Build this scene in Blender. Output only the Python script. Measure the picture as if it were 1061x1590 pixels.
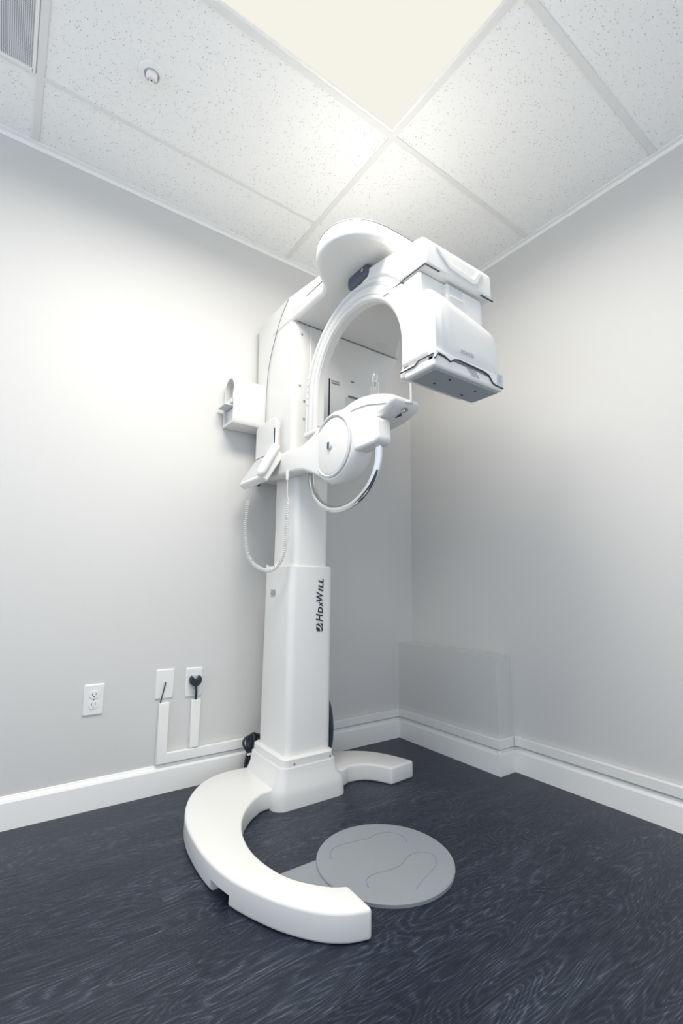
import bpy, bmesh, math, random
from mathutils import Vector, Matrix, Euler
random.seed(7)
PI = math.pi
for o in list(bpy.data.objects): bpy.data.objects.remove(o)
scn = bpy.context.scene
C = scn.collection

# ------------------------------------------------------------ camera
YAW, PITCH, ROLL, FPX = 0.95244, 0.15502, 0.01183, 728.76764
CAM = Vector((-2.12473, -2.20208, 0.88173))
fw = Vector((math.cos(YAW)*math.cos(PITCH), math.sin(YAW)*math.cos(PITCH), math.sin(PITCH)))
rt = Vector((math.sin(YAW), -math.cos(YAW), 0)); up = rt.cross(fw)
r2 = math.cos(ROLL)*rt + math.sin(ROLL)*up
u2 = -math.sin(ROLL)*rt + math.cos(ROLL)*up
cd = bpy.data.cameras.new('camera'); cam = bpy.data.objects.new('camera', cd); C.objects.link(cam)
M = Matrix((r2, u2, -fw)).transposed().to_4x4(); M.translation = CAM
cam.matrix_world = M
cd.sensor_fit = 'VERTICAL'; cd.sensor_height = 24.0; cd.lens = 24.0*FPX/1590.0
cd.clip_start = 0.02; cd.clip_end = 50
scn.camera = cam

# ------------------------------------------------------------ world, exposure
scn.view_settings.view_transform = 'Standard'; scn.view_settings.look = 'None'
scn.view_settings.gamma = 1.0; scn.view_settings.use_curve_mapping = False
scn.view_settings.exposure = 0.0
w = bpy.data.worlds.new('world'); scn.world = w; w.use_nodes = True
w.node_tree.nodes['Background'].inputs[0].default_value = (0.80, 0.885, 1.0, 1)
w.node_tree.nodes['Background'].inputs[1].default_value = 1.24
PANEL_WATTS = 46.5
PANEL_COL = (1.0, 0.955, 0.872)

CH = 2.743   # ceiling height

# ------------------------------------------------------------ materials
def new_mat(name):
    m = bpy.data.materials.new(name); m.use_nodes = True
    return m, m.node_tree, m.node_tree.nodes['Principled BSDF']
def mat(name, col, rough=.5, metal=0., noise=0.0, bump=0.0, spec=.5, coat=0., trans=0., scale=60.):
    m, nt, b = new_mat(name)
    b.inputs['Base Color'].default_value = (*col, 1); b.inputs['Roughness'].default_value = rough
    b.inputs['Metallic'].default_value = metal; b.inputs['Specular IOR Level'].default_value = spec
    b.inputs['Coat Weight'].default_value = coat; b.inputs['Transmission Weight'].default_value = trans
    tc = nt.nodes.new('ShaderNodeTexCoord'); n = nt.nodes.new('ShaderNodeTexNoise')
    n.inputs['Scale'].default_value = scale; n.inputs['Detail'].default_value = 4
    nt.links.new(tc.outputs['Object'], n.inputs['Vector'])
    if noise:
        mx = nt.nodes.new('ShaderNodeMix'); mx.data_type = 'RGBA'
        mx.inputs[6].default_value = (*[c*(1-noise) for c in col], 1)
        mx.inputs[7].default_value = (*[min(1, c*(1+noise)) for c in col], 1)
        nt.links.new(n.outputs['Fac'], mx.inputs[0]); nt.links.new(mx.outputs[2], b.inputs['Base Color'])
    if bump:
        bp = nt.nodes.new('ShaderNodeBump'); bp.inputs['Strength'].default_value = bump
        bp.inputs['Distance'].default_value = .002
        nt.links.new(n.outputs['Fac'], bp.inputs['Height']); nt.links.new(bp.outputs[0], b.inputs['Normal'])
    return m
M_WALL = mat('wall_paint', (.65, .642, .625), .55, noise=.015, bump=.10, scale=90, spec=.25)
M_TRIM = mat('trim_paint', (.93, .92, .89), .35, noise=.01, scale=40)
M_WHITE = mat('machine_white', (.78, .77, .745), .30, noise=.006, scale=8, coat=.15)
M_BASE = mat('base_white', (.78, .77, .745), .33, noise=.006, scale=8)
M_LGREY = mat('light_grey_plastic', (.60, .62, .64), .4, noise=.01)
M_PLATE = mat('grey_plate', (.33, .37, .40), .4, noise=.03)
M_GROOVE = mat('groove_grey', (.22, .24, .27), .5)
M_DARK = mat('dark_rubber', (.012, .018, .03), .45, noise=.1)
M_SEAM = mat('seam_dark', (.05, .06, .08), .6)
M_CHROME = mat('chrome', (.78, .79, .80), .07, metal=1)
M_STEEL = mat('steel', (.55, .56, .58), .25, metal=1, noise=.02)
M_CLEAR = mat('clear_plastic', (.85, .88, .9), .08, trans=.9)
M_PLASTIC = mat('outlet_white', (.80, .80, .785), .35)
M_CHAN = mat('raceway_white', (.84, .835, .81), .42, noise=.01)
M_INK = mat('navy_ink', (.008, .022, .05), .5)
M_INKG = mat('grey_ink', (.16, .18, .21), .5)
M_DISC = mat('foot_mat', (.265, .285, .305), .42, noise=.05, bump=.3, scale=220, spec=.4)
M_TEE = mat('grid_paint', (.83, .825, .80), .45)
M_BEAR = mat('bearing_dark', (.07, .09, .12), .4)
M_FAINT = mat('faint_ink', (.42, .43, .44), .5)
M_PAD = mat('dark_pad', (.045, .065, .09), .7, noise=.2, scale=300)

def mat_ceiling():
    m, nt, b = new_mat('acoustic_tile'); L = nt.links.new
    tc = nt.nodes.new('ShaderNodeTexCoord')
    v = nt.nodes.new('ShaderNodeTexVoronoi'); v.inputs['Scale'].default_value = 150; v.inputs['Randomness'].default_value = 1
    L(tc.outputs['Object'], v.inputs['Vector'])
    n = nt.nodes.new('ShaderNodeTexNoise'); n.inputs['Scale'].default_value = 45; n.inputs['Detail'].default_value = 3
    L(tc.outputs['Object'], n.inputs['Vector'])
    # a pit where the cell centre is near and the cell is one of the chosen
    sep = nt.nodes.new('ShaderNodeSeparateColor'); L(v.outputs['Color'], sep.inputs[0])
    size = nt.nodes.new('ShaderNodeMapRange'); size.inputs[1].default_value = .25; size.inputs[2].default_value = 1.0
    size.inputs[3].default_value = .0; size.inputs[4].default_value = .34
    L(sep.outputs[0], size.inputs[0])
    lt = nt.nodes.new('ShaderNodeMath'); lt.operation = 'SUBTRACT'; L(size.outputs[0], lt.inputs[0]); L(v.outputs['Distance'], lt.inputs[1])
    k = nt.nodes.new('ShaderNodeMath'); k.operation = 'MULTIPLY'; k.use_clamp = True; k.inputs[1].default_value = 9
    L(lt.outputs[0], k.inputs[0])
    mx = nt.nodes.new('ShaderNodeMix'); mx.data_type = 'RGBA'
    mx.inputs[6].default_value = (.96, .955, .93, 1); mx.inputs[7].default_value = (.40, .41, .43, 1)
    L(k.outputs[0], mx.inputs[0]); L(mx.outputs[2], b.inputs['Base Color'])
    b.inputs['Roughness'].default_value = .9; b.inputs['Specular IOR Level'].default_value = .1
    ad = nt.nodes.new('ShaderNodeMath'); ad.operation = 'MULTIPLY_ADD'; ad.inputs[1].default_value = -1.5
    L(k.outputs[0], ad.inputs[0]); L(n.outputs['Fac'], ad.inputs[2])
    bp = nt.nodes.new('ShaderNodeBump'); bp.inputs['Strength'].default_value = .5; bp.inputs['Distance'].default_value = .002
    L(ad.outputs[0], bp.inputs['Height']); L(bp.outputs[0], b.inputs['Normal'])
    return m
M_TILE = mat_ceiling()

def mat_grille():
    m, nt, b = new_mat('perforated_grille'); L = nt.links.new
    tc = nt.nodes.new('ShaderNodeTexCoord')
    mp = nt.nodes.new('ShaderNodeMapping'); mp.inputs['Scale'].default_value = (170, 170, 0); L(tc.outputs['Object'], mp.inputs[0])
    fr = nt.nodes.new('ShaderNodeVectorMath'); fr.operation = 'FRACTION'; L(mp.outputs[0], fr.inputs[0])
    sb = nt.nodes.new('ShaderNodeVectorMath'); sb.operation = 'SUBTRACT'; sb.inputs[1].default_value = (.5, .5, 0); L(fr.outputs[0], sb.inputs[0])
    ln = nt.nodes.new('ShaderNodeVectorMath'); ln.operation = 'LENGTH'; L(sb.outputs[0], ln.inputs[0])
    lt = nt.nodes.new('ShaderNodeMath'); lt.operation = 'LESS_THAN'; lt.inputs[1].default_value = .33; L(ln.outputs['Value'], lt.inputs[0])
    mx = nt.nodes.new('ShaderNodeMix'); mx.data_type = 'RGBA'
    mx.inputs[6].default_value = (.74, .75, .75, 1); mx.inputs[7].default_value = (.12, .13, .15, 1)
    L(lt.outputs[0], mx.inputs[0]); L(mx.outputs[2], b.inputs['Base Color']); b.inputs['Roughness'].default_value = .5
    return m
M_GRILLE = mat_grille()

def mat_floor():
    m, nt, b = new_mat('dark_oak_planks'); L = nt.links.new; N = nt.nodes.new
    def math_(op, a, bb=None, c=None, clamp=False):
        n = N('ShaderNodeMath'); n.operation = op; n.use_clamp = clamp
        for i, v in enumerate((a, bb, c)):
            if v is None: continue
            if isinstance(v, (int, float)): n.inputs[i].default_value = v
            else: L(v, n.inputs[i])
        return n.outputs[0]
    tc = N('ShaderNodeTexCoord')
    br = N('ShaderNodeTexBrick'); br.offset = .37; br.offset_frequency = 2; br.squash = 1
    br.inputs['Scale'].default_value = 1; br.inputs['Mortar Size'].default_value = .0010; br.inputs['Mortar Smooth'].default_value = .2
    br.inputs['Brick Width'].default_value = 1.22; br.inputs['Row Height'].default_value = .182
    br.inputs['Color1'].default_value = (0, 0, 0, 1); br.inputs['Color2'].default_value = (1, 1, 1, 1); br.inputs['Mortar'].default_value = (.5, .5, .5, 1)
    L(tc.outputs['Object'], br.inputs['Vector'])
    sc = N('ShaderNodeSeparateColor'); L(br.outputs['Color'], sc.inputs[0]); pid = sc.outputs[0]
    # shift every plank's grain
    sx = N('ShaderNodeSeparateXYZ'); L(tc.outputs['Object'], sx.inputs[0])
    row = math_('FLOOR', math_('DIVIDE', sx.outputs[1], .182))
    xs = math_('ADD', sx.outputs[0], math_('MULTIPLY', pid, 13.7)); xs = math_('ADD', xs, math_('MULTIPLY', row, 2.31))
    ys = math_('ADD', sx.outputs[1], math_('MULTIPLY', pid, 5.3)); 
    # broad field whose contour lines are the cathedral figure
    cb = N('ShaderNodeCombineXYZ'); L(math_('MULTIPLY', xs, 1.5), cb.inputs[0]); L(math_('MULTIPLY', ys, 7.0), cb.inputs[1]); L(row, cb.inputs[2])
    n1 = N('ShaderNodeTexNoise'); n1.inputs['Scale'].default_value = 1; n1.inputs['Detail'].default_value = 2.2; n1.inputs['Roughness'].default_value = .42
    L(cb.outputs[0], n1.inputs['Vector'])
    jit = N('ShaderNodeTexNoise'); jit.inputs['Scale'].default_value = 70; jit.inputs['Detail'].default_value = 2
    L(tc.outputs['Object'], jit.inputs['Vector'])
    ph = math_('ADD', math_('MULTIPLY', n1.outputs['Fac'], 210), math_('MULTIPLY', jit.outputs['Fac'], 3.0))
    lines = math_('POWER', math_('MULTIPLY_ADD', math_('SINE', ph), .5, .5), 2.2)
    # fine pores drawn out along the plank
    cf = N('ShaderNodeCombineXYZ'); L(math_('MULTIPLY', xs, 14), cf.inputs[0]); L(math_('MULTIPLY', ys, 330), cf.inputs[1])
    n2 = N('ShaderNodeTexNoise'); n2.inputs['Scale'].default_value = 1; n2.inputs['Detail'].default_value = 3; n2.inputs['Roughness'].default_value = .65
    L(cf.outputs[0], n2.inputs['Vector'])
    pores = math_('MULTIPLY', math_('SUBTRACT', n2.outputs['Fac'], .47), 5, clamp=True)
    cm = N('ShaderNodeCombineXYZ'); L(math_('MULTIPLY', xs, 2.2), cm.inputs[0]); L(math_('MULTIPLY', ys, 16), cm.inputs[1])
    n3 = N('ShaderNodeTexNoise'); n3.inputs['Scale'].default_value = 1; n3.inputs['Detail'].default_value = 3
    L(cm.outputs[0], n3.inputs['Vector'])
    f = math_('ADD', math_('MULTIPLY', lines, .35), math_('MULTIPLY', pores, .55))
    f = math_('ADD', f, math_('MULTIPLY', math_('SUBTRACT', n3.outputs['Fac'], .5), .9))
    f = math_('ADD', f, math_('MULTIPLY', math_('SUBTRACT', pid, .5), .16), clamp=True)
    rp = N('ShaderNodeValToRGB'); L(f, rp.inputs[0]); e = rp.color_ramp.elements
    e[0].position = 0; e[0].color = (.003, .007, .018, 1)
    e[1].position = 1; e[1].color = (.095, .118, .152, 1)
    x = e.new(.45); x.color = (.016, .025, .042, 1)
    mx = N('ShaderNodeMix'); mx.data_type = 'RGBA'; L(br.outputs['Fac'], mx.inputs[0]); L(rp.outputs[0], mx.inputs[6])
    mx.inputs[7].default_value = (.012, .018, .030, 1); L(mx.outputs[2], b.inputs['Base Color'])
    rr = math_('MULTIPLY_ADD', f, .12, .33); L(rr, b.inputs['Roughness']); b.inputs['Specular IOR Level'].default_value = .5
    h = math_('SUBTRACT', f, math_('MULTIPLY', br.outputs['Fac'], 2))
    bp = N('ShaderNodeBump'); bp.inputs['Strength'].default_value = .35; bp.inputs['Distance'].default_value = .0012
    L(h, bp.inputs['Height']); L(bp.outputs[0], b.inputs['Normal'])
    return m
M_FLOOR = mat_floor()

# ------------------------------------------------------------ helpers
def finish(name, bm, m, parent=None, bevel=0., seg=3, smooth=True, ang=40):
    bmesh.ops.remove_doubles(bm, verts=bm.verts, dist=1e-6)
    bmesh.ops.recalc_face_normals(bm, faces=bm.faces)
    me = bpy.data.meshes.new(name); bm.to_mesh(me); bm.free()
    me.materials.append(m)
    if smooth:
        for p in me.polygons: p.use_smooth = True
        me.set_sharp_from_angle(angle=math.radians(ang))
    o = bpy.data.objects.new(name, me); C.objects.link(o)
    if parent is not None: o.parent = parent
    if bevel:
        b = o.modifiers.new('bevel', 'BEVEL'); b.width = bevel; b.segments = seg; b.limit_method = 'ANGLE'
        b.angle_limit = math.radians(38); b.harden_normals = False
    return o
def box(bm, x0, x1, y0, y1, z0, z1):
    vs = [bm.verts.new((x, y, z)) for x in (x0, x1) for y in (y0, y1) for z in (z0, z1)]
    for f in ((0,1,3,2),(4,6,7,5),(0,4,5,1),(2,3,7,6),(0,2,6,4),(1,5,7,3)): bm.faces.new([vs[i] for i in f])
def B(*boxes):
    bm = bmesh.new()
    for b in boxes: box(bm, *b)
    return bm
def prism(pts, axis, lo, hi, bm=None):
    """outline in the plane normal to axis; axis 'x': pts are (y,z); 'y': (x,z); 'z': (x,y)"""
    bm = bm or bmesh.new()
    def P(a, b, c): return {'x': (c, a, b), 'y': (a, c, b), 'z': (a, b, c)}[axis]
    A = [bm.verts.new(P(a, b, lo)) for a, b in pts]; D = [bm.verts.new(P(a, b, hi)) for a, b in pts]
    n = len(pts); bm.faces.new(A); bm.faces.new(D[::-1])
    for i in range(n): bm.faces.new((A[i], A[(i+1) % n], D[(i+1) % n], D[i]))
    return bm
def ring_prism(outer, inner, axis, lo, hi):
    """strip between two equally long open polylines"""
    return prism(list(outer) + list(inner)[::-1], axis, lo, hi)
def smoothline(pts, k=4, closed=False):
    """Catmull-Rom through the points"""
    n = len(pts); out = []
    rng = n if closed else n-1
    for i in range(rng):
        g = (lambda j: Vector(pts[j % n])) if closed else (lambda j: Vector(pts[max(0, min(n-1, j))]))
        p0, p1, p2, p3 = g(i-1), g(i), g(i+1), g(i+2)
        for s in range(k):
            t = s/k
            out.append(tuple(.5*((2*p1) + (-p0+p2)*t + (2*p0-5*p1+4*p2-p3)*t*t + (-p0+3*p1-3*p2+p3)*t**3)))
    if not closed: out.append(tuple(pts[-1]))
    return out
def arc(cx, cy, r, a0, a1, n=24, ry=None):
    ry = ry or r
    return [(cx+r*math.cos(math.radians(a0+(a1-a0)*i/n)), cy+ry*math.sin(math.radians(a0+(a1-a0)*i/n))) for i in range(n+1)]
def rrect(x0, x1, y0, y1, r, n=5):
    o = []
    for cx, cy, a in ((x1-r, y1-r, 0), (x0+r, y1-r, 90), (x0+r, y0+r, 180), (x1-r, y0+r, 270)):
        o += arc(cx, cy, r, a, a+90, n)
    return o
def loft(sections, cap=True):
    bm = bmesh.new(); rings = []
    for pts in sections: rings.append([bm.verts.new(p) for p in pts])
    n = len(rings[0])
    for a, b in zip(rings, rings[1:]):
        for i in range(n): bm.faces.new((a[i], a[(i+1) % n], b[(i+1) % n], b[i]))
    if cap: bm.faces.new(rings[0]); bm.faces.new(rings[-1][::-1])
    return bm
def rr_loft(secs):
    return loft([[(x, y, z) for x, y in rrect(x0, x1, y0, y1, r)] for z, x0, x1, y0, y1, r in secs])
def tube(path, r, n=12, bm=None, caps=True):
    bm = bm or bmesh.new(); P = [Vector(p) for p in path]; rings = []
    t = (P[1]-P[0]).normalized(); nrm = t.orthogonal().normalized()
    for i, p in enumerate(P):
        t = (P[min(i+1, len(P)-1)]-P[max(i-1, 0)]).normalized()
        nrm = (nrm - t*nrm.dot(t)).normalized(); bn = t.cross(nrm)
        rr = r[i] if isinstance(r, (list, tuple)) else r
        rings.append([bm.verts.new(p + rr*(math.cos(2*PI*k/n)*nrm + math.sin(2*PI*k/n)*bn)) for k in range(n)])
    for a, b in zip(rings, rings[1:]):
        for i in range(n): bm.faces.new((a[i], a[(i+1) % n], b[(i+1) % n], b[i]))
    if caps: bm.faces.new(rings[0][::-1]); bm.faces.new(rings[-1])
    return bm
def lathe(prof, center, axis, n=48, bm=None):
    """prof: (r, t) pairs, t along axis"""
    bm = bm or bmesh.new(); c = Vector(center); ax = Vector(axis).normalized()
    e1 = ax.orthogonal().normalized(); e2 = ax.cross(e1); rings = []
    for r, t in prof:
        if r < 1e-6: rings.append([bm.verts.new(c+ax*t)])
        else: rings.append([bm.verts.new(c+ax*t+r*(math.cos(2*PI*k/n)*e1+math.sin(2*PI*k/n)*e2)) for k in range(n)])
    for a, b in zip(rings, rings[1:]):
        for i in range(n):
            j = (i+1) % n
            if len(a) == 1 and len(b) == 1: continue
            if len(a) == 1: bm.faces.new((a[0], b[j], b[i]))
            elif len(b) == 1: bm.faces.new((a[i], a[j], b[0]))
            else: bm.faces.new((a[i], a[j], b[j], b[i]))
    return bm
def thing(name, label, cat, loc=(0, 0, 0), group=None):
    o = bpy.data.objects.new(name, None); C.objects.link(o); o.location = loc; o.empty_display_size = .1
    o['label'] = label; o['category'] = cat
    if group: o['group'] = group
    return o
def tag(o, label, cat, group=None):
    o['label'] = label; o['category'] = cat
    if group: o['group'] = group
    return o
def structure(o): o['kind'] = 'structure'; return o
def sub(name, bm, m, parent, **k):
    """part built in world coordinates under a thing whose origin is elsewhere"""
    o = finish(name, bm, m, parent, **k)
    p = parent; off = Vector((0, 0, 0))
    while p is not None: off += p.location; p = p.parent
    o.location = -off
    return o
def text_bm(body, size, origin, xdir, ydir, depth=.0006, shear=0., bold=0., align='LEFT', sx=1.):
    cu = bpy.data.curves.new('text', 'FONT'); cu.body = body; cu.size = size; cu.shear = shear; cu.offset = bold
    cu.extrude = depth; cu.align_x = align; cu.resolution_u = 3
    t = bpy.data.objects.new('text', cu); C.objects.link(t)
    dg = bpy.context.evaluated_depsgraph_get(); me = bpy.data.meshes.new_from_object(t.evaluated_get(dg))
    bm = bmesh.new(); bm.from_mesh(me); bpy.data.objects.remove(t); bpy.data.curves.remove(cu); bpy.data.meshes.remove(me)
    X = Vector(xdir); Y = Vector(ydir); Z = X.cross(Y).normalized(); O = Vector(origin)
    wmax = max(v.co.x for v in bm.verts)
    for v in bm.verts: v.co = O + X*v.co.x*sx + Y*v.co.y + Z*v.co.z
    return bm, wmax*sx
def join(a, b):
    me = bpy.data.meshes.new('t'); b.to_mesh(me); a.from_mesh(me); bpy.data.meshes.remove(me); b.free(); return a

# ------------------------------------------------------------ room shell
XF, YF = -3.3, -3.3
BD, BL, BH = .1151, .7001, .542
structure(finish('floor', B((XF, .0, YF, 0, -.03, 0)), M_FLOOR, smooth=False))
structure(finish('wall_left', B((XF, .1, 0, .1, 0, CH+.15)), M_WALL, smooth=False))
structure(finish('wall_right', B((0, .1, YF, 0, 0, CH+.15)), M_WALL, smooth=False))
structure(finish('wall_ledge', B((-BD, 0, -BL, 0, 0, BH)), M_WALL, smooth=False))
# ceiling with an opening for the light fixture
LX0, LX1, LY0, LY1 = -2.185, -.991, -1.535, -.942
xs = [XF, -2.20, LX0, LX1, 0]; 
bm = B((XF, LX0, YF, 0, CH, CH+.02), (LX1, 0, YF, 0, CH, CH+.02), (LX0, LX1, LY1, 0, CH, CH+.02), (LX0, LX1, YF, LY0, CH, CH+.02))
structure(finish('ceiling', bm, M_TILE, smooth=False))
# T-bars and wall angles
tb = []; hw = .012; zt = CH-.005
vx = [-.979, -2.197]; vy = [-.930, -1.540, -2.150, -2.760]
for x in vx: tb.append((x-hw, x+hw, YF, -.022, zt, CH-.0005))
for y in vy:
    for a, b in ((XF, vx[1]-hw), (vx[1]+hw, vx[0]-hw), (vx[0]+hw, -.022)): tb.append((a, b, y-hw, y+hw, zt, CH-.0005))
for a, b in ((XF, vx[1]-hw), (vx[1]+hw, vx[0]-hw)): tb.append((a, b, -.330-hw, -.330+hw*.2, zt, CH-.0005))
structure(finish('trim_1', B(*tb), M_TEE, smooth=False))
structure(finish('trim_2', B((XF, 0, -.022, 0, CH-.007, CH-.001), (XF, 0, -.003, 0, CH-.026, CH-.001)), M_TRIM, smooth=False))
structure(finish('trim_3', B((-.022, 0, YF, -.022, CH-.007, CH-.001), (-.003, 0, YF, -.022, CH-.026, CH-.001)), M_TRIM, smooth=False))
# baseboards
prof = [(0, 0), (.015, 0), (.015, .092), (.011, .101), (.006, .106), (.004, .112), (0, .113)]
structure(finish('baseboard_left', prism([(-a, b) for a, b in prof], 'x', XF, -BD), M_TRIM, ang=20))
structure(finish('baseboard_ledge', join(prism([(-BD-a, b) for a, b in prof], 'y', -BL-.0152, 0),
                                         prism([(-BL-a, b) for a, b in prof], 'x', -BD-.0152, 0)), M_TRIM, ang=20))
structure(finish('baseboard_right', prism([(-a, b) for a, b in prof], 'y', YF, -BL), M_TRIM, ang=20))

# ------------------------------------------------------------ ceiling light
cl = thing('ceiling_light', 'large bright recessed rectangular light panel in the grid ceiling', 'ceiling light', (-1.588, -1.2385, CH))
sub('frame', B((LX0, LX1, LY0, LY0+.012, CH-.003, CH+.03), (LX0, LX1, LY1-.012, LY1, CH-.003, CH+.03),
               (LX0, LX0+.012, LY0+.012, LY1-.012, CH-.003, CH+.03), (LX1-.012, LX1, LY0+.012, LY1-.012, CH-.003, CH+.03)), M_TRIM, cl, smooth=False)
m, nt, b = new_mat('light_diffuser')
b.inputs['Base Color'].default_value = (0, 0, 0, 1); b.inputs['Specular IOR Level'].default_value = 0; b.inputs['Emission Color'].default_value = (.915, .89, .81, 1)
b.inputs['Emission Strength'].default_value = 1.0
M_DIFF = m
sub('diffuser', B((LX0+.012, LX1-.012, LY0+.012, LY1-.012, CH+.002, CH+.006)), M_DIFF, cl, smooth=False)
ld = bpy.data.lights.new('panel_light', 'AREA'); ld.shape = 'RECTANGLE'; ld.size = LX1-LX0-.04; ld.size_y = LY1-LY0-.04
ld.energy = PANEL_WATTS; ld.spread = math.radians(167); ld.color = PANEL_COL
lo = bpy.data.objects.new('panel_light', ld); C.objects.link(lo); lo.parent = cl; lo.location = (0, 0, -.006)

# ------------------------------------------------------------ return air grille (top left)
gr = thing('air_grille', 'perforated grey return air grille in the ceiling corner above left', 'air grille', (-2.55, -.62, CH))
GX0, GX1, GY0, GY1 = -2.209-.61, -2.221, -.925, -.352
sub('grille_plate', B((GX0+.02, GX1-.002, GY0+.02, GY1-.004, CH-.004, CH-.0005)), M_GRILLE, gr, smooth=False)
sub('frame', B((GX0, GX1, GY1-.004, GY1+.008, CH-.007, CH-.0003), (GX1-.002, GX1+.008, GY0, GY1+.008, CH-.007, CH-.0003),
               (GX0, GX1, GY0, GY0+.02, CH-.007, CH-.0003), (GX0, GX0+.02, GY0, GY1, CH-.007, CH-.0003)), M_TRIM, gr, smooth=False)

# ------------------------------------------------------------ sprinkler
sp = thing('fire_sprinkler', 'small round white fire sprinkler head in its ceiling ring', 'sprinkler', (-1.862, -.592, CH))
c = (-1.862, -.592, CH)
sub('escutcheon', lathe([(.036, .0), (.046, -.0), (.046, -.004), (.040, -.010), (.028, -.012), (.027, -.006), (.026, -.001)], c, (0, 0, 1)), M_TRIM, sp)
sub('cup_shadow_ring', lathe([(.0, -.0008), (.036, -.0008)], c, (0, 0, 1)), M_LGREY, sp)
sub('body', lathe([(.020, 0), (.020, -.018), (.015, -.024), (.012, -.030), (.009, -.030), (.0, -.030)], c, (0, 0, 1)), M_TRIM, sp)
bm = tube([(c[0]-.011, c[1], CH-.028), (c[0]-.012, c[1], CH-.040), (c[0], c[1], CH-.052), (c[0]+.012, c[1], CH-.040), (c[0]+.011, c[1], CH-.028)], .0022, 8)
sub('frame_arm', bm, M_STEEL, sp)
sub('bulb', lathe([(0, -.030), (.003, -.032), (.003, -.047), (0, -.049)], c, (0, 0, 1), 12), M_INK, sp)
sub('deflector', lathe([(0, -.051), (.014, -.051), (.014, -.053), (0, -.053)], c, (0, 0, 1), 24), M_TRIM, sp)

# ------------------------------------------------------------ outlets on the left wall
def cover_plate(x0, x1, z0, z1, parent):
    xm, zm = (x0+x1)/2, (z0+z1)/2
    o1 = [(x, -.0005, z) for x, z in rrect(x0, x1, z0, z1, .004, 3)]
    o2 = [(x, -.003, z) for x, z in rrect(x0, x1, z0, z1, .004, 3)]
    o3 = [(x, -.0062, z) for x, z in rrect(x0+.004, x1-.004, z0+.004, z1-.004, .004, 3)]
    return sub('cover_plate', loft([o1, o2, o3]), M_PLASTIC, parent, ang=25)
def duplex(x, z, parent):
    for dz in (.0195, -.0195):
        c = (x, -.006, z+dz)
        pts = [(x+a, c[2]+b) for a, b in arc(0, 0, .0172, 0, 360, 32)[:-1]]
        pts = [(a, max(c[2]-.0145, min(c[2]+.0145, b))) for a, b in pts]
        f = sub('socket_face', prism(pts, 'y', -.0085, -.0055), M_PLASTIC, parent)
        sub('slot', B((x-.0075, x-.0055, -.0088, -.0084, c[2]-.002, c[2]+.006)), M_DARK, f, smooth=False)
        sub('slot', B((x+.0055, x+.0075, -.0088, -.0084, c[2]-.001, c[2]+.006)), M_DARK, f, smooth=False)
        sub('slot', lathe([(0, -.0088), (.0026, -.0088), (.0026, -.0084)], (x, 0, c[2]-.0075), (0, 1, 0), 12), M_DARK, f)
    sub('screw', lathe([(0, -.0075), (.003, -.0075), (.003, -.006)], (x, 0, z), (0, 1, 0), 12), M_STEEL, parent)
o1 = thing('wall_outlet', 'white duplex power outlet alone at the far left of the wall', 'outlet', (-1.779, 0, .354))
cover_plate(-1.816, -1.742, .354, .474, o1); duplex(-1.779, .414, o1)
o2 = thing('wall_outlet', 'white wall plate with a thin black data cable coming out of it', 'outlet', (-1.501, 0, .384))
cover_plate(-1.540, -1.462, .384, .508, o2)
sub('jack', B((-1.510, -1.492, -.008, -.006, .442, .460)), M_PLASTIC, o2, smooth=False)
o3 = thing('wall_outlet', 'white power outlet plate with a round black plug in it', 'outlet', (-1.372, 0, .378))
cover_plate(-1.410, -1.335, .378, .504, o3); duplex(-1.3725, .441, o3)
pl = thing('power_plug', 'round black power plug and short cord in the right outlet', 'plug', (-1.372, -.009, .45))
# round plug body with a notch at its top
pp = [(-1.372+a, .452+b) for a, b in arc(0, 0, .026, 128, 412, 30)] + [(-1.372+.008, .456), (-1.372-.008, .459)]
sub('plug_body', prism(pp, 'y', -.036, -.0092), M_DARK, pl, bevel=.004)
sub('cord', tube(smoothline([(-1.370, -.026, .430), (-1.368, -.028, .40), (-1.366, -.022, .380), (-1.363, -.012, .366), (-1.3625, -.009, .30)], 4), .0052, 10), M_DARK, pl)
dc = finish('data_cable', tube(smoothline([(-1.500, -.007, .452), (-1.503, -.016, .446), (-1.511, -.018, .41), (-1.517, -.016, .378), (-1.5195, -.012, .356)], 5), .0026, 8), M_DARK)
tag(dc, 'thin black cable running from the middle wall plate into the cable channel', 'cable')

# ------------------------------------------------------------ cable raceways
def chan(name, bxs, label, bev=.003):
    o = finish(name, B(*bxs), M_CHAN, bevel=bev, seg=2)
    return tag(o, label, 'cable channel')
RT, RB = .160, .119
bm = prism([(-1.522, RB), (-BD-.001, RB), (-BD-.001, RT), (-1.480, RT), (-1.480, .369), (-1.522, .369)], 'y', -.020, -.0005)
tag(finish('cable_raceway', bm, M_CHAN, bevel=.003, seg=2), 'white L-shaped cable channel on the left wall, along the top of the baseboard', 'cable channel')
chan('cable_raceway', [(-1.382, -1.340, -.018, -.0005, .1625, .366)], 'short upright white cable channel below the black plug')
bm = prism([(-BD-.0005, -.021), (-BD-.020, -.021), (-BD-.020, -BL-.020), (.0-.0005, -BL-.020), (-.0005, -BL-.0005), (-BD-.0005, -BL-.0005)], 'z', RB+.002, RT+.002)
tag(finish('cable_raceway', bm, M_CHAN, bevel=.002, seg=2), 'white cable channel wrapped around the low corner ledge', 'cable channel')
chan('cable_raceway', [(-.020, -.0005, YF, -BL-.021, RB+.002, RT+.003)], 'white cable channel along the right wall above the baseboard')
tag(finish('raceway_joint', B((-.028, -.0005, -BL-.052, -BL-.022, RB+.004, RT+.008), ), M_CHAN, bevel=.003, seg=2), 'small white joint clip where the ledge channel meets the right wall channel', 'cable channel')

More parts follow.
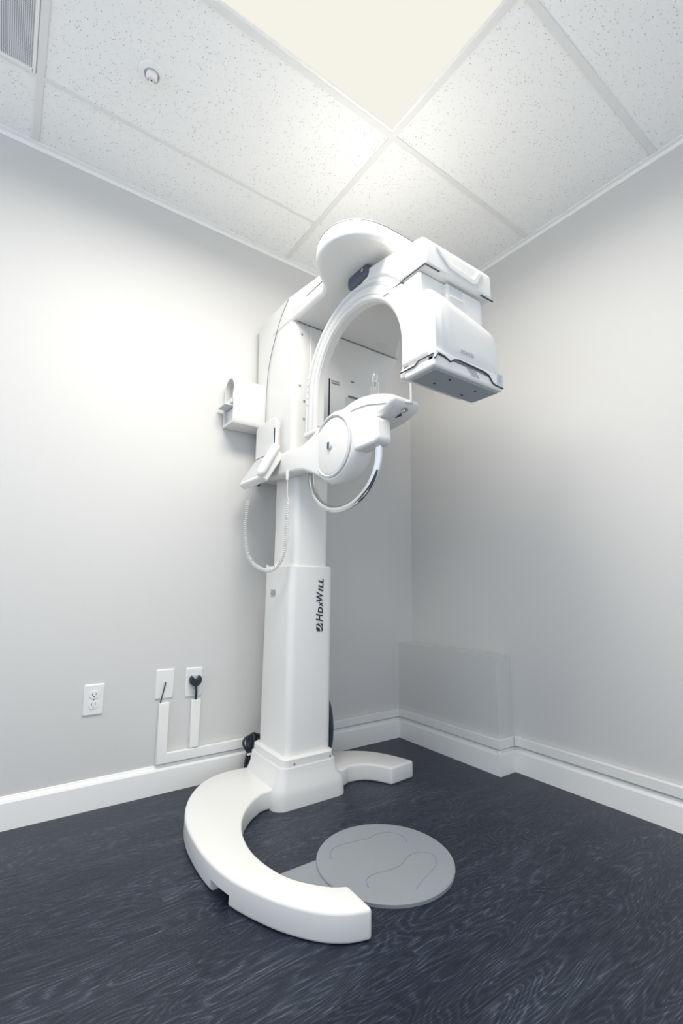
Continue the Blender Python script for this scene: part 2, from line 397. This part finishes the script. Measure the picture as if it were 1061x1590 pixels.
# ------------------------------------------------------------ foot plate
fp = thing('foot_platform', 'round grey foot plate with two footprint outlines lying on the floor', 'foot plate', (-1.025, -.93, 0))
FR = .222
sub('round_plate', lathe([(0, 0), (FR, 0), (FR, .009), (FR-.003, .012), (0, .012)], (-1.030, -.928, 0), (0, 0, 1), 96), M_DISC, fp, ang=30)
sub('tongue', B((-1.405, -1.14, -.96, -.80, .0, .005)), M_DISC, fp, bevel=.002)
def foot_line(pts, r=.0016):
    return tube([(x, y, .0121) for x, y in smoothline(pts, 6)], r, 6)
f1 = [(-1.178, -.835), (-1.150, -.795), (-1.10, -.785), (-1.045, -.795), (-1.0, -.805), (-.955, -.80), (-.918, -.812), (-.897, -.835), (-.893, -.87), (-.905, -.90)]
f2 = [(-1.168, -1.015), (-1.152, -.985), (-1.115, -.975), (-1.065, -.985), (-1.01, -.985), (-.965, -.965), (-.925, -.962), (-.893, -.985), (-.890, -1.015), (-.915, -1.045)]
f3 = [(-.915, -1.045), (-.96, -1.065), (-1.01, -1.08), (-1.06, -1.10)]
sub('footprint_line', foot_line(f1), M_GROOVE, fp)
sub('footprint_line', foot_line(f2), M_GROOVE, fp)
o = sub('footprint_line', foot_line(f3, .0009), M_GROOVE, fp)

# ------------------------------------------------------------ cable bundle behind the column
cb = thing('cable_bundle', 'looped black cables tied with a white tie behind the column base', 'cables', (-1.12, -.06, 0))
def loopcable(pts, r=.006): return tube(smoothline(pts, 5), r, 8)
rs = random.Random(3)
for i in range(5):
    x = -1.135+.016*i; h = .185-.006*abs(i-2)
    sub('cable', loopcable([(-1.125+.004*i, -.075, .115), (x-.012, -.070-.004*i, .150), (x-.006, -.066, h), (x+.014, -.064-.003*i, h+.004), (x+.018, -.07, .150), (-1.112+.003*i, -.077, .112)], .0055), M_DARK, cb)
for i in range(5):
    sub('cable', loopcable([(-1.128+.007*i, -.076, .116), (-1.138+.012*i, -.08, .075), (-1.140+.015*i, -.082, .03), (-1.130+.012*i, -.082, .012)], .0058), M_DARK, cb)
sub('cable_tie', rr_loft([(.106, -1.134, -1.098, -.090, -.064, .010), (.113, -1.134, -1.098, -.090, -.064, .010)]), M_PLASTIC, cb)
# dark round pad standing on edge behind the column
d = Vector((.36, .93, 0)).normalized()
ax = d.cross(Vector((0, 0, 1)))
rp = finish('round_pad', lathe([(0, -.008), (.120, -.008), (.125, -.004), (.126, .0), (.125, .004), (.120, .008), (0, .008)], (-.756, -.170, .205), ax, 64), M_PAD)
tag(rp, 'dark round pad standing on edge behind the column foot', 'pad')

# ------------------------------------------------------------ the x-ray machine
XM = thing('dental_scanner', 'tall white dental x-ray scanner with a rotating arch, on a C-shaped floor base', 'x-ray machine', (-1.0, -.30, 0))
def part(name, bm, m=None, parent=None, label=None, **k):
    o = sub(name, bm, m or M_WHITE, parent or XM, **k)
    if label: o['label'] = label
    return o
# --- base
outer = [(-.475, -.488), (-.492, -.42), (-.522, -.34), (-.572, -.265), (-.65, -.205), (-.75, -.165), (-.90, -.135), (-1.16, -.125), (-1.27, -.125), (-1.36, -.165),
         (-1.44, -.25), (-1.50, -.36), (-1.535, -.48), (-1.548, -.60), (-1.549, -.72), (-1.530, -.845), (-1.492, -.95), (-1.448, -1.035), (-1.392, -1.108), (-1.335, -1.150), (-1.278, -1.170)]
inner = [(-1.275, -1.060), (-1.310, -1.040), (-1.350, -.998), (-1.388, -.94), (-1.410, -.87), (-1.420, -.79), (-1.415, -.71), (-1.392, -.62), (-1.350, -.535), (-1.290, -.462),
         (-1.235, -.420), (-1.17, -.40), (-.83, -.39), (-.765, -.372), (-.70, -.385), (-.655, -.425), (-.618, -.498)]
O = smoothline(outer, 3); I = smoothline(inner, 3)
# notch cut in the outer foot edge
bm = prism([(x, y) for x, y in O] + [(x, y) for x, y in I], 'z', .0, .074)
bs = part('floor_base', bm, M_BASE, bevel=.017, seg=4)
nb = prism([(-1.60, -.752), (-1.49, -.752), (-1.47, -.848), (-1.60, -.848)], 'z', -.02, .030)
me = bpy.data.meshes.new('cut'); bmesh.ops.recalc_face_normals(nb, faces=nb.faces); nb.to_mesh(me); nb.free()
cutter = bpy.data.objects.new('cutter', me)
C.objects.link(cutter)
md = bs.modifiers.new('notch', 'BOOLEAN'); md.object = cutter; md.operation = 'DIFFERENCE'; md.solver = 'EXACT'
bpy.context.view_layer.update()
dg = bpy.context.evaluated_depsgraph_get(); cutter.location = (1.0, .30, 0)
cutter.location = (0, 0, 0)
bpy.context.view_layer.update(); dg = bpy.context.evaluated_depsgraph_get()
newme = bpy.data.meshes.new_from_object(bs.evaluated_get(dg)); bs.modifiers.clear(); bs.data = newme; newme.name = 'floor_base'
for p in newme.polygons: p.use_smooth = True
newme.set_sharp_from_angle(angle=math.radians(40))
bpy.data.objects.remove(cutter)
part('column_foot', rr_loft([(.0, -1.175, -.825, -.452, -.115, .05), (.045, -1.172, -.828, -.452, -.115, .05), (.075, -1.165, -.840, -.448, -.118, .045), (.105, -1.150, -.865, -.438, -.125, .035), (.148, -1.142, -.877, -.434, -.128, .03)]), M_BASE)
cl_ = part('collar', rr_loft([(.142, -1.136, -.883, -.430, -.130, .03), (.178, -1.134, -.884, -.430, -.132, .03), (.182, -1.130, -.890, -.426, -.136, .028)]), ang=30)
for x in (-1.085, -.91):
    part('screw', lathe([(0, .0018), (.0042, .0018), (.0042, 0)], (x, -.430, .160), (0, -1, 0), 12), M_STEEL, cl_)
# --- column
lc = part('column_housing', rr_loft([(.176, -1.112, -.888, -.408, -.140, .032), (.962, -1.110, -.886, -.405, -.145, .030), (.966, -1.106, -.890, -.401, -.149, .028)]), ang=30)
part('inner_column', rr_loft([(.90, -1.088, -.911, -.396, -.180, .026), (1.50, -1.088, -.911, -.396, -.180, .026)]))
part('latch', B((-1.112, -1.104, -.175, -.165, .955, .974)), M_WHITE, lc)
# brand lettering, reading upwards
ZF = -.4075
zc = .712
X_, Y_ = (0, 0, 1), (-1, 0, 0)
whole = bmesh.new()
bx = -.9445
for ch, s, dz, bold in (('H', .050, .041, .0008), ('D', .036, .033, .0010), ('X', .028, .027, .0010), ('W', .050, .052, .0008), ('I', .036, .0165, .0008), ('L', .036, .0255, .0008), ('L', .036, .0255, .0008)):
    g, wd = text_bm(ch, s, (bx, ZF, zc), X_, Y_, shear=.22, bold=bold)
    zs = [v.co.z for v in g.verts]; k = (dz*.92)/(max(zs)-min(zs)); z0 = min(zs)
    for v in g.verts: v.co.z = zc + (v.co.z-z0)*k
    join(whole, g); zc += dz*.93
zs = [v.co.z for v in whole.verts]; a, b_ = min(zs), max(zs)
for v in whole.verts: v.co.z = .722 + (v.co.z-a)*(.912-.722)/(b_-a)
br = part('brand_lettering', whole, M_INK, lc, label='navy HDXWILL lettering running up the column', smooth=False)
# square emblem with a pale swoosh
em = part('emblem', prism([(-.944, .681), (-.944, .714), (-.977, .714), (-.977, .688), (-.971, .681)], 'y', -.4088, -.4070), M_INK, lc, label='navy square emblem', smooth=False)
part('swoosh', prism([(-.977, .708), (-.968, .705), (-.957, .697), (-.952, .690), (-.952, .681), (-.957, .681), (-.958, .689), (-.965, .697), (-.977, .700)], 'y', -.4094, -.4087), M_WHITE, em, smooth=False)
part('swoosh', prism([(-.962, .714), (-.955, .709), (-.948, .700), (-.948, .696), (-.953, .702), (-.961, .709)], 'y', -.4094, -.4087), M_WHITE, em, smooth=False)
# small rating label on the left side
bm = bmesh.new()
for i in range(6):
    z = .858-.0055*i
    box(bm, -1.1128, -1.1112, -.268+.004*(i % 2), -.215-.006*((i*2) % 3), z-.0016, z)
part('rating_label', bm, M_INKG, lc, smooth=False)

# --- carriage that rides on the column
cg = part('carriage', rr_loft([(1.40, -1.125, -.86, -.412, -.03, .03), (1.42, -1.130, -.855, -.416, -.02, .03), (2.06, -1.137, -.84, -.418, -.015, .03), (2.235, -1.142, -.83, -.40, -.02, .03), (2.255, -1.13, -.84, -.385, -.035, .03)]))
wing = [(-1.05, 2.101)] + [(-.495, 2.101)] + smoothline([(-.512, 2.06), (-.548, 2.0), (-.585, 1.89), (-.60, 1.78), (-.625, 1.68), (-.69, 1.60), (-.78, 1.56), (-.90, 1.55)], 4) + [(-1.05, 1.55)]
cf = part('carriage_front', prism(wing, 'y', -.420, -.17), M_WHITE, bevel=.006)
# side seam of the carriage shell
sm_ = [(-1.146, -.345, 2.235), (-1.146, -.27, 2.17), (-1.1445, -.21, 2.08), (-1.144, -.165, 1.99), (-1.143, -.145, 1.90), (-1.1415, -.138, 1.80), (-1.1405, -.138, 1.70), (-1.1385, -.142, 1.66)]
sm_ = [(-1.1385-(z-1.66)*.0085, y-.018, z) for x, y, z in sm_]
part('shell_seam', tube(smoothline(sm_, 5), .0017, 6), M_GROOVE, cg)
part('seam_line', tube([(-1.139, -.421, 2.100), (-.497, -.421, 2.100)], .0016, 6), M_GROOVE, cf)
part('slot', B((-.942, -.934, -.4215, -.4195, 1.62, 1.868)), M_INK, cf, label='narrow dark upright slot', smooth=False)
lb = B((-.925, -.878, -.4215, -.4195, 1.847, 1.864))
part('warning_label', lb, M_INKG, cf, smooth=False)
bm = bmesh.new()
for i in range(4): box(bm, -.921+.011*i, -.914+.011*i, -.4222, -.4214, 1.851, 1.860)
part('label_print', bm, M_LGREY, cf, smooth=False)
part('warning_label', B((-.825, -.748, -.4215, -.4195, 1.800, 1.812)), M_INKG, cf, smooth=False)
part('sticker', B((-.842, -.745, -.4212, -.4197, 1.735, 1.798)), M_LGREY, cf, smooth=False)
part('alignment_mark', B((-.81, -.788, -.4215, -.4195, 1.884, 1.890)), M_INKG, cf, smooth=False)
for x, y, z in ((-1.095, -.4165, 2.045), (-1.10, -.4175, 1.79), (-1.075, -.4175, 1.72), (-1.075, -.4175, 1.635)):
    part('screw', lathe([(0, .003), (.005, .003), (.005, 0)], (x, y, z), (0, -1, 0), 12), M_INKG if z > 2 else M_STEEL, cg)

# --- overhead arm: slab with a round end and the thicker neck behind it
slab = [(-.49, -.17), (-1.10, -.17), (-1.142, -.40)] + smoothline([(-1.143, -.66), (-1.165, -.705), (-1.215, -.745), (-1.262, -.80), (-1.287, -.87), (-1.285, -.945), (-1.250, -1.005), (-1.19, -1.043), (-1.12, -1.057)], 4) \
       + smoothline([(-.95, -1.06), (-.83, -1.04), (-.74, -.97), (-.70, -.87), (-.66, -.72), (-.60, -.56), (-.50, -.422)], 4)
oa = part('overhead_arm', prism(slab, 'z', 2.102, 2.168), bevel=.016, seg=3)
def off(pts, d):
    cx = sum(p[0] for p in pts)/len(pts); cy = sum(p[1] for p in pts)/len(pts)
    return [(x+(d if x < cx else -d)*min(1, abs(x-cx)*8), y+(d if y < cy else -d)*min(1, abs(y-cy)*8)) for x, y in pts]
part('top_cover', prism(off(slab, .010), 'z', 2.170, 2.180), bevel=.006)
part('cover_seam', prism(off(slab, .004), 'z', 2.1665, 2.1710), M_GROOVE, oa)
neck = [(-.90, -.20), (-1.142, -.20), (-1.142, -.36), (-1.135, -.66), (-1.10, -.74), (-1.0, -.78), (-.85, -.74), (-.82, -.4)]
bm = loft([[(x, y, 2.11) for x, y in neck], [(x, y, 2.245+.10*(y+.36) if y < -.36 else 2.250) for x, y in neck]])
part('neck', bm, bevel=.014)
# grille of small holes under the arm
bm = bmesh.new()
for i in range(5):
    for j in range(3):
        if (i in (0, 4)) and j != 1: continue
        lathe([(0, 0), (.0035, 0), (.0035, .001)], (-.70+.016*i, -.45-.016*j-.02, 2.1012), (0, 0, 1), 8, bm)
part('vent_holes', bm, M_LGREY, oa)
part('bearing', prism(rrect(-.930, -.800, 2.050, 2.106, .018), 'x', -1.112, -1.0), M_BEAR, bevel=.008, label='dark bearing block between the overhead arm and the arch')
part('bearing_bolt', lathe([(0, -.003), (.008, -.003), (.008, 0)], (-1.112, -.900, 2.085), (1, 0, 0), 12), M_STEEL)

# --- rotating arch (plane y-z)
AX0, AX1 = -1.100, -1.052
CY, CZ = -.828, 1.700
Ro, Ri = .355, .272
def arch(ro, ri, zl, zr, lo, hi, n=40):
    o = [(CY+ro, zl)] + arc(CY, CZ, ro, 0, 180, n) + [(CY-ro, zr)]
    i = [(CY+ri, zl)] + arc(CY, CZ, ri, 0, 180, n) + [(CY-ri, zr)]
    return ring_prism(o, i, 'x', lo, hi)
ar = part('arch', arch(Ro, Ri, 1.545, 1.612, AX0, AX1), bevel=.007, ang=50)
part('arch_groove', arch(Ro-.020, Ro-.032, 1.552, 1.64, AX0-.0012, AX0+.001), M_LGREY, ar)
part('arch_groove', arch(Ro-.062, Ro-.065, 1.552, 1.62, AX0-.0008, AX0+.001), M_LGREY, ar)
part('leg_foot', B((AX0-.002, -1.045, -.565, -.462, 1.527, 1.549)), M_WHITE, ar, bevel=.006)
# embossed model mark low on the near leg face
bm = bmesh.new()
for i in range(5):
    z = 1.80-.030*i
    box(bm, -1.1022, -1.1005, -.500, -.484, z-.008, z+.004)
part('embossed_mark', bm, M_WHITE, ar, smooth=False)
# intrados shell: wide inner wall of the arch's far leg
part('arch_liner', arch(Ri+.003, Ri-.004, 1.56, 1.60, AX0+.010, AX1-.006), M_WHITE, ar, ang=50)

# --- x-ray source housing on the arch's near leg
HX0, HX1 = -1.102, -.752
def rx(pts_yz, x0, x1, name, m=M_WHITE, parent=None, bevel=.012, **k):
    return part(name, prism(pts_yz, 'x', x0, x1), m, parent, bevel=bevel, **k)
SH = part('source_housing', prism([(HX0, 1.600), (HX1+.006, 1.600), (HX1+.002, 1.66), (HX1+.004, 1.70), (HX1-.006, 1.745), (HX1-.022, 1.772), (HX1-.050, 1.787), (-.90, 1.806), (-1.0, 1.826), (-1.05, 1.838), (HX0, 1.846)], 'y', -1.236, -1.118), bevel=.022, seg=4)
# belly: shallow bulge of the front shell
bul = []
fo = [(HX0+.012, 1.612), (HX1-.008, 1.612), (HX1-.008, 1.70), (HX1-.020, 1.745), (HX1-.036, 1.765), (HX1-.060, 1.776), (-.90, 1.794), (-1.0, 1.813), (-1.05, 1.824), (HX0+.016, 1.828)]
fo = [fo[0]] + smoothline(fo[1:], 3)
fx, fz = -.93, 1.68
for k_, yy in ((1.0, -1.230), (.985, -1.239), (.93, -1.247), (.82, -1.253), (.62, -1.257), (.3, -1.259)):
    bul.append([(fx+(x-fx)*k_, yy, fz+(z-fz)*k_) for x, z in fo])
part('front_shell', loft(bul), M_WHITE, SH, ang=60)
mid = prism([(-1.190, 1.76), (-1.190, 1.925), (-1.105, 1.925), (-1.125, 1.88), (-1.15, 1.80), (-1.15, 1.76)], 'x', HX0+.004, HX1-.016)
part('middle_band', mid, M_WHITE, SH, bevel=.01)
mf = part('recess_panel', B((-.985, -.80, -1.206, -1.18, 1.79, 1.915)), M_WHITE, SH, bevel=.006)
part('window', B((-.972, -.910, -1.2085, -1.205, 1.872, 1.906)), M_LGREY, mf, label='small grey window', smooth=False)
part('window_lip', B((-.972, -.905, -1.213, -1.205, 1.866, 1.873)), M_WHITE, mf, smooth=False)
capp = [(-1.222, 1.925), (-1.222, 2.008)] + arc(-1.188, 2.008, .034, 180, 90, 6)[1:] + [(-1.10, 2.058), (-1.02, 2.076), (-.94, 2.088), (-.86, 2.096), (-.86, 2.050), (-.94, 2.035), (-1.03, 1.99), (-1.08, 1.945), (-1.09, 1.925)]
cp = part('top_cap', prism(capp, 'x', HX0-.002, HX1), bevel=.014, seg=3)
# raised chamfer strip of the cap, V shaped
st = [(-1.055, 2.010), (-1.035, 2.008), (-.985, 1.975), (-.865, 1.967), (-.835, 2.005), (-.812, 2.012), (-.845, 1.952), (-.87, 1.944), (-.99, 1.955), (-1.03, 1.985)]
part('cap_strip', prism(st, 'y', -1.228, -1.219), M_WHITE, cp, bevel=.003)
for q in ((HX0-.0032, HX0, -1.222, -1.115, 1.9235, 1.9265), (HX0-.003, -1.035, -1.2235, -1.22, 1.9235, 1.9265), (-.82, HX1+.0015, -1.2235, -1.219, 1.9235, 1.9265)):
    part('cap_seam', B(q), M_SEAM, cp, smooth=False)
# arch joints
part('joint_seam', prism([(-1.110, 1.9235), (-1.063, 1.9235), (-1.063, 1.9265), (-1.110, 1.9265)], 'x', AX0-.0015, AX0+.002), M_SEAM, ar, smooth=False)
part('joint_seam', prism([(-1.035, 1.9200), (-1.010, 1.9200), (-1.010, 1.9225), (-1.035, 1.9225)], 'x', AX0-.0015, AX0+.002), M_SEAM, ar, smooth=False)
# bottom cover with its wavy dark seam
bc = part('bottom_cover', prism([(HX0+.002, 1.562), (HX1-.004, 1.562), (HX1-.004, 1.600), (HX0+.002, 1.604)], 'y', -1.252, -1.112), bevel=.008)
part('bottom_lip', B((HX0+.004, -.80, -1.118, -1.092, 1.572, 1.603)), M_WHITE, bc, bevel=.005)
part('bottom_plate', B((HX0+.018, HX1-.018, -1.240, -1.128, 1.556, 1.563)), M_PLATE, bc, bevel=.003, label='grey metal plate under the source housing')
for x, y in ((-.99, -1.215), (-1.01, -1.165), (-.85, -1.205), (-.86, -1.155)):
    part('bolt', lathe([(0, -.0015), (.0045, -.0015), (.0045, 0)], (x, y, 1.556), (0, 0, 1), 12), M_SEAM, bc)
yy = -1.2535
wave = [(-1.100, yy, 1.585), (-1.085, yy, 1.606), (-1.055, yy, 1.602), (-1.030, yy, 1.592), (-1.012, yy, 1.604), (-.99, yy, 1.609), (-.86, yy, 1.606), (-.835, yy, 1.600), (-.815, yy, 1.578), (-.80, yy, 1.574), (-.757, yy, 1.573)]
part('front_lip', prism([(x, z) for x, y, z in wave] + [(-.757, 1.615), (-1.100, 1.615)], 'y', -1.256, -1.225), M_WHITE, SH, bevel=.002)
part('wave_seam', tube(wave, .0030, 6), M_SEAM, bc)
part('side_seam', tube([(HX0-.001, -1.250, 1.600), (HX0-.001, -1.185, 1.600), (HX0-.001, -1.165, 1.590), (HX0-.001, -1.100, 1.590)], .0026, 6), M_SEAM, bc)
# faint lettering on the shell
g, wd = text_bm('DENTRI', .021, (-.985, -1.2592, 1.634), (1, 0, 0), (0, 0, 1), bold=-.0004, sx=.92)
part('model_lettering', g, M_FAINT, SH, label='thin grey DENTRI lettering', smooth=False)
bm = bmesh.new()
for i in range(6): box(bm, -.955+.006*i, -.905+.004*i, -1.2535, -1.2515, 1.5975-.0045*i, 1.599-.0045*i)
part('printed_text', bm, M_FAINT, bc, smooth=False)
part('rating_label', B((-.798, -.762, -1.2575, -1.2555, 1.580, 1.620)), M_LGREY, SH, smooth=False)
bm = bmesh.new()
for i in range(4): box(bm, -.795, -.768-.005*(i % 2), -1.2582, -1.2572, 1.611-.008*i, 1.614-.008*i)
part('label_print', bm, M_FAINT, SH, smooth=False)

# --- positioning unit: arm, round body, chin support, handle
secs = []
for y, x0, x1, z0, z1 in ((-.10, -1.148, -1.100, 1.388, 1.472), (-.30, -1.150, -1.095, 1.368, 1.480), (-.40, -1.150, -1.085, 1.366, 1.473), (-.47, -1.146, -1.070, 1.366, 1.470),
                          (-.52, -1.134, -1.045, 1.362, 1.482), (-.56, -1.118, -1.020, 1.345, 1.512), (-.60, -1.104, -1.000, 1.322, 1.545), (-.64, -1.100, -1.000, 1.31, 1.56)):
    secs.append([(x, y, z) for x, z in rrect(x0, x1, z0, z1, .016)])
arm = part('support_arm', loft(secs), ang=60)
DC = (-1.09, -.690, 1.436)
body = part('round_body', lathe([(0, .115), (.10, .115), (.135, .095), (.150, .06), (.153, .02), (.146, .0), (.138, -.008), (0, -.008)], DC, (1, 0, 0), 64))
part('disc_ring', lathe([(.128, -.0085), (.130, -.014), (.124, -.017), (.119, -.014), (.119, -.0085)], DC, (1, 0, 0), 64), M_LGREY, body)
part('disc_cover', lathe([(0, -.0155), (.105, -.015), (.114, -.012), (.116, -.008)], DC, (1, 0, 0), 64), M_WHITE, body)
kb = part('knob', lathe([(0, -.023), (.016, -.022), (.020, -.017), (.021, -.014)], (DC[0], DC[1]+.008, DC[2]+.002), (1, 0, 0), 24), M_LGREY, body)
part('knob_key', B((DC[0]-.026, DC[0]-.021, DC[1]+.004, DC[1]+.012, DC[2]-.012, DC[2]+.014)), M_SEAM, kb, smooth=False)
ch = [(-.60, 1.535), (-.65, 1.572), (-.71, 1.592), (-.77, 1.602), (-.84, 1.603), (-.93, 1.586), (-1.0, 1.562), (-1.02, 1.547), (-1.015, 1.522), (-.97, 1.502), (-.90, 1.490), (-.82, 1.480), (-.74, 1.45), (-.66, 1.47)]
chn = part('chin_support', prism(smoothline(ch, 2, True), 'x', -1.072, -.930), bevel=.014)
part('cover_seam', tube([(-1.0735, -.70, 1.545), (-1.0735, -.80, 1.562), (-1.0735, -.88, 1.555), (-1.0735, -.99, 1.527)], .0012, 6), M_GROOVE, chn)
part('slot', B((-1.035, -1.028, -.935, -.90, 1.495, 1.5035)), M_SEAM, chn, smooth=False)
part('slot', B((-1.0, -.993, -.985, -.95, 1.499, 1.510)), M_SEAM, chn, smooth=False)
hm = part('handle_mount', prism([(-.76, 1.515), (-.92, 1.500), (-.958, 1.482), (-.966, 1.402), (-.952, 1.388), (-.83, 1.386), (-.76, 1.40)], 'x', -1.092, -1.022), bevel=.012)
hp = [(-1.052, -.925, 1.395)] + [(-1.052, a, b) for a, b in arc(-.692, 1.362, .233, 180, 360, 36, ry=.178)] + [(-1.052, -.459, 1.40)]
part('grab_handle', tube(hp, .0140, 16), M_CHROME, label='chrome U-shaped grab handle')
part('handle_bracket', B((-1.125, -1.035, -.49, -.43, 1.383, 1.41)), M_WHITE, bevel=.006)
# clear bite rod on a dark foot
bt = part('bite_rod', tube([(-1.0, -.838, 1.61), (-1.0, -.838, 1.665)], .0065, 12), M_CLEAR)
part('rod_foot', lathe([(.026, 1.592), (.022, 1.602), (.006, 1.612), (0, 1.612)], (-1.0, -.838, 0), (0, 0, 1), 24), M_PLATE, bt)
part('bite_tip', lathe([(0, 1.665), (.006, 1.667), (.0075, 1.676), (.012, 1.690), (.012, 1.712), (.006, 1.722), (0, 1.723)], (-1.0, -.838, 0), (0, 0, 1), 16), M_CLEAR, bt)
for s in (-1, 1):
    part('guard', B((-1.0-.002, -1.0+.002, -.838+s*.022-.002, -.838+s*.022+.002, 1.60, 1.672)), M_CLEAR, bt, smooth=False)
# temple support rods
part('head_support', join(tube([(-1.0, -.984, 1.556), (-1.0, -1.046, 1.530)], .0075, 10), tube([(-1.0, -1.044, 1.526), (-1.0, -1.044, 1.64)], .0060, 10)), M_LGREY, label='grey angled head support rod')
part('adjust_screw', lathe([(0, 0), (.008, 0), (.008, .018), (0, .018)], (-1.0, -1.0, 1.512), (0, -1, 0), 12), M_STEEL)

# --- control panel at the column's left side
part('panel_bracket', join(prism([(y, z) for y, z in rrect(-.325, -.115, 1.47, 1.655, .03)], 'x', -1.168, -1.150), B((-1.152, -1.120, -.30, -.13, 1.44, 1.64))), bevel=.004)
part('bracket_slot', B((-1.1695, -1.166, -.320, -.312, 1.515, 1.600)), M_INK, smooth=False)
def slab3(p0, p1, p2, p3, nrm, th, m, name, parent, bevel=.004, **k):
    n = Vector(nrm).normalized()*th; q = [Vector(p) for p in (p0, p1, p2, p3)]
    return part(name, loft([[tuple(v) for v in q], [tuple(v-n) for v in q]]), m, parent, bevel=bevel, **k)
tn = Vector((-.13, 0, .078)).normalized()
cpn = slab3((-1.166, -.110, 1.486), (-1.166, -.355, 1.486), (-1.248, -.355, 1.350), (-1.248, -.110, 1.350), tn, .038, M_WHITE, 'control_panel', XM, .008)
o_ = tn*.0012
def pp3(x, y, z): v = Vector((x, y, z)) + o_; return tuple(v)
slab3(pp3(-1.172, -.128, 1.476), pp3(-1.172, -.290, 1.476), pp3(-1.236, -.290, 1.370), pp3(-1.236, -.128, 1.370), tn, .0014, M_LGREY, 'touch_screen', cpn, 0, label='pale grey touch screen')
part('screen_seam', tube([pp3(-1.167, -.120, 1.486), pp3(-1.167, -.300, 1.486)], .0016, 6), M_SEAM, cpn)
part('handset', tube(smoothline([(-1.160, -.335, 1.512), (-1.186, -.345, 1.480), (-1.228, -.347, 1.400), (-1.250, -.345, 1.355)], 4), [.012, .017]+[.022]*9+[.019, .012], 14), M_WHITE, label='white exposure handset beside the screen')
part('handset_button', lathe([(0, -.003), (.009, 0), (.009, .006)], (-1.236, -.315, 1.322), (.5, 0, -.9), 16), M_DARK, cpn)
# --- coiled cord
path = [(-1.213, -.187, 1.339), (-1.211, -.194, 1.292)]
coil = [(-1.217, -.167, 1.273), (-1.221, -.152, 1.204), (-1.220, -.154, 1.112), (-1.216, -.173, 1.036), (-1.209, -.205, .987), (-1.197, -.257, .957), (-1.183, -.319, .942), (-1.171, -.373, .955),
        (-1.162, -.412, .996), (-1.157, -.433, 1.066), (-1.156, -.437, 1.177), (-1.156, -.438, 1.240)]
sl = [Vector(p) for p in smoothline(coil, 60)]
acc = [0]
for a, b_ in zip(sl, sl[1:]): acc.append(acc[-1]+(b_-a).length)
turns = 84; spt = 9; hel = []; j = 0; nrm = Vector((1, 0, 0))
for i in range(turns*spt+1):
    s = acc[-1]*i/(turns*spt)
    while j < len(acc)-2 and acc[j+1] < s: j += 1
    f = (s-acc[j])/max(1e-9, acc[j+1]-acc[j]); p = sl[j].lerp(sl[j+1], f); t = (sl[j+1]-sl[j]).normalized()
    nrm = (nrm-t*nrm.dot(t)).normalized(); bn = t.cross(nrm); a = 2*PI*i/spt
    hel.append(p + .0082*(math.cos(a)*nrm+math.sin(a)*bn))
part('coiled_cord', tube([(-1.213, -.187, 1.339), (-1.212, -.19, 1.30)] + hel + [(-1.157, -.435, 1.262), (-1.157, -.433, 1.300), (-1.157, -.430, 1.372)], .0019, 5), M_WHITE, ang=80)
part('cord_plug', lathe([(0, 1.33), (.006, 1.332), (.0075, 1.345), (.0075, 1.375), (0, 1.376)], (-1.157, -.431, 0), (0, 0, 1), 12), M_WHITE)

# --- side housing at the wall, open at its left end
sp_o = [(-.008, 1.655), (-.112, 1.660), (-.120, 1.675), (-.120, 1.850)] + arc(-.064, 1.850, .056, 180, 0, 12, ry=.062) + [(-.008, 1.80)]
sp_o = [(-.008, 1.655), (-.125, 1.655), (-.135, 1.668), (-.135, 1.835)] + arc(-.0715, 1.835, .0635, 180, 0, 14, ry=.065)[1:]
cyc, czc = -.0715, 1.775
sp_i = [(cyc+(y-cyc)*.88, czc+(z-czc)*.93) for y, z in sp_o]
bm = bmesh.new(); n = len(sp_o)
Lo = [bm.verts.new((-1.302, y, z)) for y, z in sp_o]; Li = [bm.verts.new((-1.302, y, z)) for y, z in sp_i]
Ro_ = [bm.verts.new((-1.12, y, z)) for y, z in sp_o]; Rin = [bm.verts.new((-1.20, y, z)) for y, z in sp_i]
for i in range(n):
    j = (i+1) % n
    bm.faces.new((Lo[i], Lo[j], Li[j], Li[i])); bm.faces.new((Lo[i], Lo[j], Ro_[j], Ro_[i])); bm.faces.new((Li[i], Li[j], Rin[j], Rin[i]))
bm.faces.new(Ro_); bm.faces.new(Rin)
sh = part('side_housing', bm, M_WHITE, label='white box housing with an open left end')
part('inner_shelf', B((-1.335, -1.19, -.110, -.018, 1.742, 1.750)), M_LGREY, sh, bevel=.002)
part('inner_block', B((-1.298, -1.21, -.100, -.022, 1.765, 1.790)), M_WHITE, sh, bevel=.004)
part('inner_pin', tube([(-1.275, -.06, 1.79), (-1.275, -.06, 1.85), (-1.265, -.06, 1.86)], .005, 8), M_STEEL, sh)
part('inner_foam', B((-1.290, -1.21, -.112, -.018, 1.672, 1.738)), M_LGREY, sh, bevel=.003)

# ------------------------------------------------------------ small marks on the floor
tag(finish('paint_fleck', lathe([(0, .0018), (.006, .0012), (.009, 0)], (-1.165, -1.608, 0), (0, 0, 1), 9), M_TRIM), 'tiny white paint fleck on the dark floor near the camera', 'fleck')
